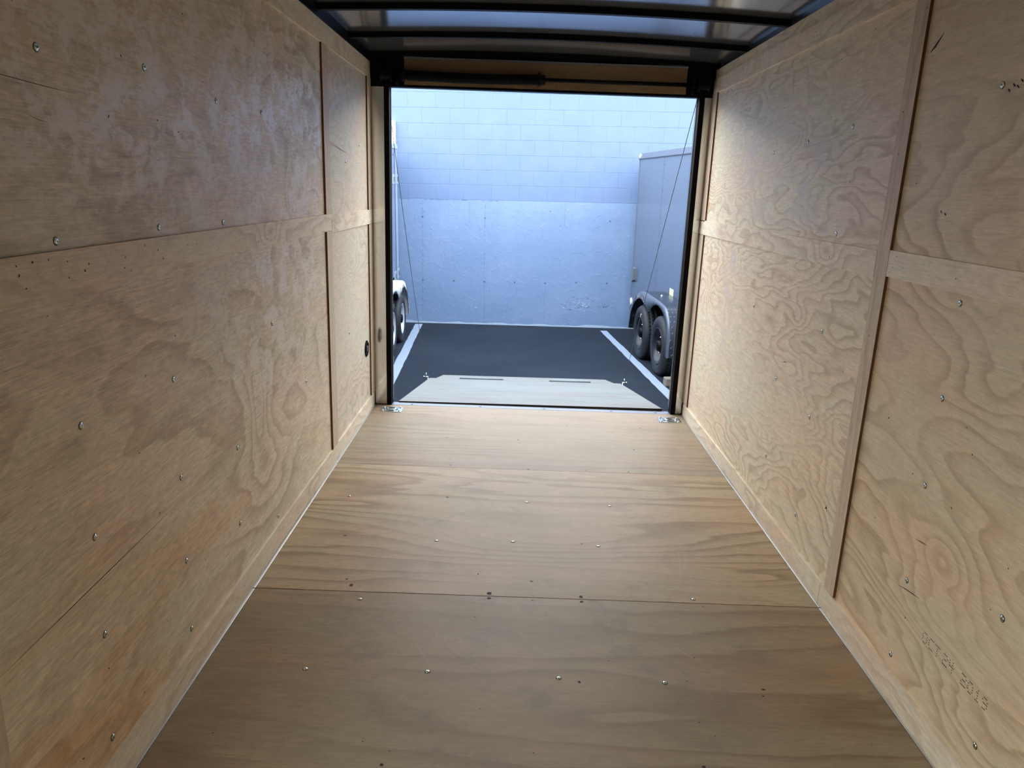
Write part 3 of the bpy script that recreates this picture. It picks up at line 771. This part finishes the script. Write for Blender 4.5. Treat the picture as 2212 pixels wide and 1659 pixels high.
# block wall on a concrete footing
WM = G @ Matrix.Translation(Vector((0, 10.355, 0))) @ Matrix.Rotation(math.radians(-5.0), 4, 'Z')
b = MB(); b.box(-15, 15, .006, .30, 1.7125, 3.68)
wallb = struct(b.build('wall_back', M['block'], mw=WM))
b = MB(); b.box(-15, 15, 0, .30, -.3, 1.7125)
b2 = b
def on_wall(x, z, ru, rv, mat, rot=0, jag=.25, seg=10): b2.dot((x, -.0006, z), (1, 0, 0), (0, 0, 1), ru, rv, mat, rot, seg, jag)
for i, xx in enumerate((-.753, -.318, .109, .536, .963, 1.394, 1.819, 2.25)): on_wall(xx, .605 + (.02 if i > 4 else 0), .013, .013, 1)
for xx in (-.755, .109, 1.819): on_wall(xx, 1.473, .013, .013, 1)
for xx, z0_, z1_ in ((-.755, 0.05, 1.70), (.109, .02, 1.66), (-.11, 1.4, 1.69), (1.2, 1.4, 1.68), (.963, .02, .55)):
    for i in range(26):
        za = z0_ + (z1_ - z0_) * i / 26; zb_ = z0_ + (z1_ - z0_) * (i + random.uniform(.3, .9)) / 26
        q = random.uniform(-.002, .002); b2.add([(xx + q - .002, -.0006, za), (xx + q + .002, -.0006, za), (xx + q + .002, -.0006, zb_), (xx + q - .002, -.0006, zb_)], [(0, 1, 2, 3)], 1)
for _ in range(60): on_wall(random.uniform(-1.3, 2.3), random.uniform(.05, 1.65), random.uniform(.003, .012), random.uniform(.002, .006), random.choice((1, 1, 2)), random.uniform(-.4, .4), .5, 7)
for _ in range(46): on_wall(random.gauss(1.45, .12), random.gauss(.33, .05), random.uniform(.008, .022), random.uniform(.002, .006), random.choice((1, 2)), random.uniform(-.5, .5), .5, 7)
for _ in range(16): on_wall(random.gauss(1.78, .05), random.gauss(.30, .02), random.uniform(.008, .02), random.uniform(.002, .005), 1, random.uniform(-.5, .5), .5, 7)
for _ in range(26):
    xx = random.uniform(-1.2, .3); on_wall(xx, 1.705, random.uniform(.01, .04), .003, 1, random.uniform(-.05, .05), .4, 7)
b.build('footing', [M['concrete'], M['scar'], M['scar_pale']], wallb).matrix_world = WM
# pale unpainted strip where wall meets asphalt
b = MB(); pts = [(-15 + i * .12, random.uniform(.012, .040)) for i in range(251)]
vs = [(x, -.0012, -.02) for x, z in pts] + [(x, -.0012, z) for x, z in pts]; n = len(pts)
b.add(vs, [(i, i + 1, n + i + 1, n + i) for i in range(n - 1)])
b.build('footing_edge', M['scar_pale'], wallb).matrix_world = WM
# white box high on the wall behind the left trailer
bx = empty('wall_box', WM @ Matrix.Translation(Vector((-1.28, 0, 2.56)))); tag(bx, 'white box fixed high on the block wall above the left trailer', 'box')
b = MB(); b.box(-.17, .17, -.09, .006, -.15, .15, 0, .006); b.build('box_body', M['box_white'], bx)
b = MB(); b.box(-.14, .13, -.10, -.09, -.13, .12, 0, .003); b.build('box_door', M['box_white'], bx)
b = MB(); b.box(.06, .10, -.103, -.10, -.12, -.04, 0); b.build('box_mark', M['box_mark'], bx)
b = MB(); b.tube([(.06, -.05, -.15), (.06, -.05, -.26), (.0, -.05, -.32), (-.1, -.05, -.32)], .025, 10); b.build('conduit', M['trailer_white'], bx)

# ------------------------------------------------------------------ parked cargo trailers
def wheel(parent, c, r, side, rim_mat, holes=True):
    """side: -1 face looks towards -x"""
    x, y, z = c; wd = .20
    def h(v): return v * side
    wb = MB()
    prof = [(r * .60, h(0)), (r * .66, h(.018)), (r * .80, h(.026)), (r * .93, h(.014)), (r * .985, h(-.006)), (r, h(-.03)), (r * .985, h(-.045)), (r * .985, h(-.050)), (r, h(-.055)), (r, h(-.095)), (r * .985, h(-.098)), (r * .985, h(-.104)), (r, h(-.108)), (r, h(-.15)), (r * .985, h(-.155)), (r * .985, h(-.16)), (r, h(-.165)), (r * .98, h(-.185)), (r * .9, h(-.21)), (r * .75, h(-.215)), (r * .60, h(-.20))]
    wb.lathe(prof, (0, 0, 0), 'x', 48, cap=False)
    for k in range(44):                       # tread blocks
        a = 2 * math.pi * k / 44
        for hx in (-.04, -.075, -.13, -.17):
            aa = a + (0.07 if hx in (-.075, -.17) else 0)
            p = Vector((h(hx), (r + .001) * math.cos(aa), (r + .001) * math.sin(aa)))
            tgt = Vector((0, -math.sin(aa), math.cos(aa))); nr = Vector((0, math.cos(aa), math.sin(aa)))
            q = [p - tgt * .004 + Vector((s1 * .012, 0, 0)) for s1 in (-1, 1)] + [p + tgt * .004 + Vector((s1 * .012, 0, 0)) for s1 in (1, -1)]
            wb.add(q, [(0, 1, 2, 3)], 1)
    o = wb.build('wheel', [M['tyre'], M['dark_gap']], parent); o.location = c
    b = MB()
    b.lathe([(r * .62, h(.010)), (r * .625, h(.016)), (r * .59, h(.016)), (r * .57, h(-.012)), (r * .54, h(-.020)), (r * .525, h(-.060)), (r * .48, h(-.07)), (r * .47, h(-.072)), (r * .44, h(-.055)), (r * .33, h(-.045)), (r * .24, h(-.04)), (r * .22, h(-.045)), (r * .20, h(-.06))], (0, 0, 0), 'x', 40, cap=False)
    b.lathe([(r * .60, h(-.19)), (r * .55, h(-.17)), (r * .52, h(-.06))], (0, 0, 0), 'x', 40, cap=False)
    b.build('rim', rim_mat, o)
    b = MB(); b.lathe([(r * .21, h(-.06)), (r * .20, h(-.01)), (r * .17, h(.012)), (r * .10, h(.018)), (0, h(.018))], (0, 0, 0), 'x', 20)
    b.build('hub_cap', M['black_steel'], o)
    if holes:
        for k in range(8):
            a = 2 * math.pi * k / 8 + .3; b = MB()
            b.lathe([(r * .045, h(-.046)), (0, h(-.046))], (0, r * .39 * math.cos(a), r * .39 * math.sin(a)), 'x', 10)
            b.build('rim_slot', M['dark_gap'], o)
        for k in range(5):
            a = 2 * math.pi * k / 5 + .1; b = MB()
            b.lathe([(.011, h(-.045)), (.011, h(-.02)), (.006, h(-.012)), (0, h(-.012))], (0, r * .28 * math.cos(a), r * .28 * math.sin(a)), 'x', 6)
            b.build('lug_nut', M['zinc'], o)
    return o

def fender(parent, outer, inner, xo, xi, lip_mat, top_mat, dx):
    n = len(outer); b = MB()
    X_ = xo; s_ = 1 if xi > xo else -1
    # curved lip: face strip, rolled upper edge, top sheet
    vo = [(X_ + s_ * .022, y, z) for y, z in outer]; vm = [(X_ + s_ * .004, y, z - .010) for y, z in outer]
    vi = [(X_, y, z) for y, z in inner]; vb = [(X_ + s_ * .004, y, z) for y, z in inner]
    b.add(vo + vm + vi + vb, [(i, i + 1, n + i + 1, n + i) for i in range(n - 1)] + [(n + i, n + i + 1, 2 * n + i + 1, 2 * n + i) for i in range(n - 1)] + [(2 * n + i, 2 * n + i + 1, 3 * n + i + 1, 3 * n + i) for i in range(n - 1)], 0, True)
    b.build('fender_lip', lip_mat, parent)
    b = MB()
    b.add(vo + [(xi, y, z) for y, z in outer] + [(x + 0, y, z - .006) for x, y, z in vo] + [(xi, y, z - .006) for y, z in outer],
          [(i, i + 1, n + i + 1, n + i) for i in range(n - 1)] + [(2 * n + i, 3 * n + i, 3 * n + i + 1, 2 * n + i + 1) for i in range(n - 1)], 0, True)
    b.build('fender_top', top_mat, parent)
RF_O = [(6.79, -1.62), (6.795, -1.54), (6.80, -1.47), (6.81, -1.40), (6.83, -1.34), (6.87, -1.26), (6.94, -1.205), (7.02, -1.175), (7.10, -1.163), (7.20, -1.157), (7.35, -1.154), (7.50, -1.153), (7.65, -1.153), (7.78, -1.154), (7.90, -1.156), (8.02, -1.163), (8.13, -1.180), (8.24, -1.215), (8.34, -1.27), (8.43, -1.345), (8.51, -1.43), (8.57, -1.52), (8.61, -1.60), (8.635, -1.69)]
RF_I = [(6.835, -1.62), (6.84, -1.54), (6.85, -1.47), (6.865, -1.40), (6.89, -1.345), (6.93, -1.30), (6.99, -1.258), (7.06, -1.228), (7.15, -1.205), (7.25, -1.196), (7.36, -1.202), (7.45, -1.226), (7.54, -1.264), (7.60, -1.305), (7.67, -1.330), (7.73, -1.318), (7.80, -1.285), (7.89, -1.238), (8.00, -1.207), (8.14, -1.205), (8.28, -1.262), (8.42, -1.36), (8.53, -1.49), (8.60, -1.69)]

# right-hand trailer
tr = empty('cargo_trailer', RT); tag(tr, 'grey enclosed cargo trailer with black wheels parked right of the ramp', 'trailer', 'cargo trailers parked by the wall')
XB = 2.09
b = MB(); b.box(XB, XB + 1.95, 3.6, 9.72, -1.66, .28, 0)
for yy in (9.68, 8.40, 7.12):
    for k in range(14):
        b.lathe([(.006, .0), (.005, -.003), (0, -.004)], (XB, yy, .20 - k * .1475), 'x', 6, 1)
for yy in (8.44,): b.box(XB - .0015, XB, yy - .001, yy + .001, -1.6, .27, 0)
b.build('body', [M['trailer_grey'], M['rivet']], tr)
b = MB(); b.prism([(XB - .008, .278), (XB - .008, .345), (XB + .02, .351), (XB + 1.93, .351), (XB + 1.958, .34), (XB + 1.958, .28)], 'y', 3.58, 9.735); b.build('roof', M['trailer_trim'], tr)
b = MB(); b.box(XB - .012, XB - .004, 3.6, 9.735, .275, .285); b.build('roof_trim', M['rivet'], tr)
b = MB(); b.box(XB - .004, XB + .02, 9.69, 9.735, -1.66, .30); b.build('corner_trim', M['trailer_trim'], tr)
b = MB(); b.lathe([(.032, 0), (.028, -.012), (0, -.016)], (XB - .006, 9.66, .315), 'x', 14); b.build('marker_light', M['lens'], tr)
b = MB(); b.lathe([(.055, 0), (.05, -.010), (0, -.014)], (XB - .0, 9.665, -1.54), 'x', 18); b.build('marker_light', M['lens'], tr)
b = MB(); b.prism([(9.50, -1.085), (9.56, -1.07), (9.62, -1.10), (9.62, -1.24), (9.56, -1.265), (9.50, -1.23)], 'x', XB - .035, XB); b.build('side_vent', M['vent'], tr)
b = MB(); b.prism([(9.72, -1.60), (9.76, -1.66), (9.74, -1.72), (9.60, -1.78), (9.2, -1.78), (9.2, -1.62)], 'x', XB + .01, XB + .06); b.box(XB + .003, XB + .01, 9.64, 9.67, -1.69, -1.655, 1); b.tube([(XB + .03, 9.74, -1.71), (XB + .03, 9.80, -1.735), (XB + .03, 9.86, -1.70)], .006, 6); b.build('frame_rail', [M['trailer_trim'], M['dark_gap']], tr)
b = MB(); b.box(XB - .0025, XB - .001, 6.79, 8.55, -1.66, -1.24); b.box(XB + .1, XB + 1.8, 4.4, 9.6, -1.80, -1.66); b.build('wheel_well', M['dark_gap'], tr)
fender(tr, RF_O, RF_I, 1.845, XB, M['fender_lip'], M['tread'], 0)
b = MB(); b.lathe([(.016, 0), (.016, .004), (.010, .006), (.010, .012), (0, .014)], (1.97, 7.62, -1.152), 'z', 12); b.build('marker_light', M['zinc'], tr)
b = MB(); b.box(XB - .002, XB - .0005, 7.62, 7.77, -1.175, -1.085, 0)
b.box(XB - .0025, XB - .002, 7.66, 7.73, -1.16, -1.10, 1); b.build('sticker', [M['sticker'], M['sticker_y']], tr)
wheel(tr, (1.862, 7.18, -1.592), .305, -1, M['rim_black']); wheel(tr, (1.862, 8.02, -1.625), .305, -1, M['rim_black'])

# left-hand trailer
tl = empty('cargo_trailer', LT); tag(tl, 'pale cargo trailer with white fender and silver wheels parked left of the ramp', 'trailer', 'cargo trailers parked by the wall')
XLb = -1.31
b = MB(); b.box(XLb - 1.95, XLb, 4.2, 9.78, -1.60, .27)
b.build('body', M['trailer_light'], tl)
b = MB(); b.prism([(XLb + .01, .275), (XLb + .008, .33), (XLb - .03, .345), (XLb - 1.9, .345), (XLb - 1.95, .275)], 'y', 4.2, 10.05); b.build('roof', M['trailer_white'], tl)
b = MB(); b.box(XLb - .004, XLb + .004, 9.78, 9.80, -1.48, .29); b.box(XLb, XLb + .004, 4.2, 9.8, .27, .282); b.build('door_gasket', M['rivet'], tl)
b = MB(); b.box(XLb - 1.95, XLb, 9.80, 10.03, -1.60, .275); b.build('corner_post', M['trailer_white'], tl)
for zz in (-.10, -1.32):
    for (ya, yb_) in ((9.55, 9.72), (9.86, 10.05)):
        b = MB(); b.box(XLb, XLb + .012, ya, yb_, zz - .06, zz + .06, 0, .004); b.box(XLb + .012, XLb + .02, (ya + yb_) / 2 - .03, (ya + yb_) / 2 + .03, zz - .03, zz + .03, 1); b.build('hinge', [M['trailer_white'], M['vent']], tl)
b = MB(); b.lathe([(.012, 0), (0, .008)], (XLb, 9.66, .20), 'x', 8); b.build('bolt', M['rivet'], tl)
ky = 1.067
def LY(y, o=0): return (y - 7.25) * 1.02 + 8.18
LF_O = [(LY(y), z - .105 - .010 * (y - 7.25)) for y, z in RF_O]; LF_I = [(LY(y), z - .105 - .010 * (y - 7.25)) for y, z in RF_I]
fender(tl, LF_O, LF_I, -1.12, XLb, M['fender_white'], M['fender_white'], 0)
b = MB(); b.box(XLb + .001, XLb + .003, 7.75, 9.55, -1.66, -1.32); b.box(XLb - 1.8, XLb - .1, 5, 9.6, -1.78, -1.60); b.build('wheel_well', M['dark_gap'], tl)
wheel(tl, (-1.13, 7.99, -1.675), .295, 1, M['rim_silver'], False); wheel(tl, (-1.13, 8.80, -1.715), .295, 1, M['rim_silver'], False)

# timber blocks beside the stall lines
def block(x0, x1, y0, y1, h, label):
    o = empty('timber_block', G @ Matrix.Translation(Vector(((x0 + x1) / 2, (y0 + y1) / 2, 0))))
    b = MB(); a, c_ = (x1 - x0) / 2, (y1 - y0) / 2
    b.box(-a, a, -c_, c_, 0.0, h, 0, .008)
    o2 = b.build('timber_block', M['timber']); o2.matrix_world = o.matrix_world.copy(); bpy.data.objects.remove(o)
    tag(o2, label, 'wood block', 'timber blocks by the trailer wheels'); return o2
block(1.802, 2.19, 6.70, 6.80, .078, 'grey timber block on the asphalt in front of the right trailer wheels')
block(-1.20, -.853, 7.50, 7.60, .080, 'brown timber block on the asphalt in front of the left trailer wheels')
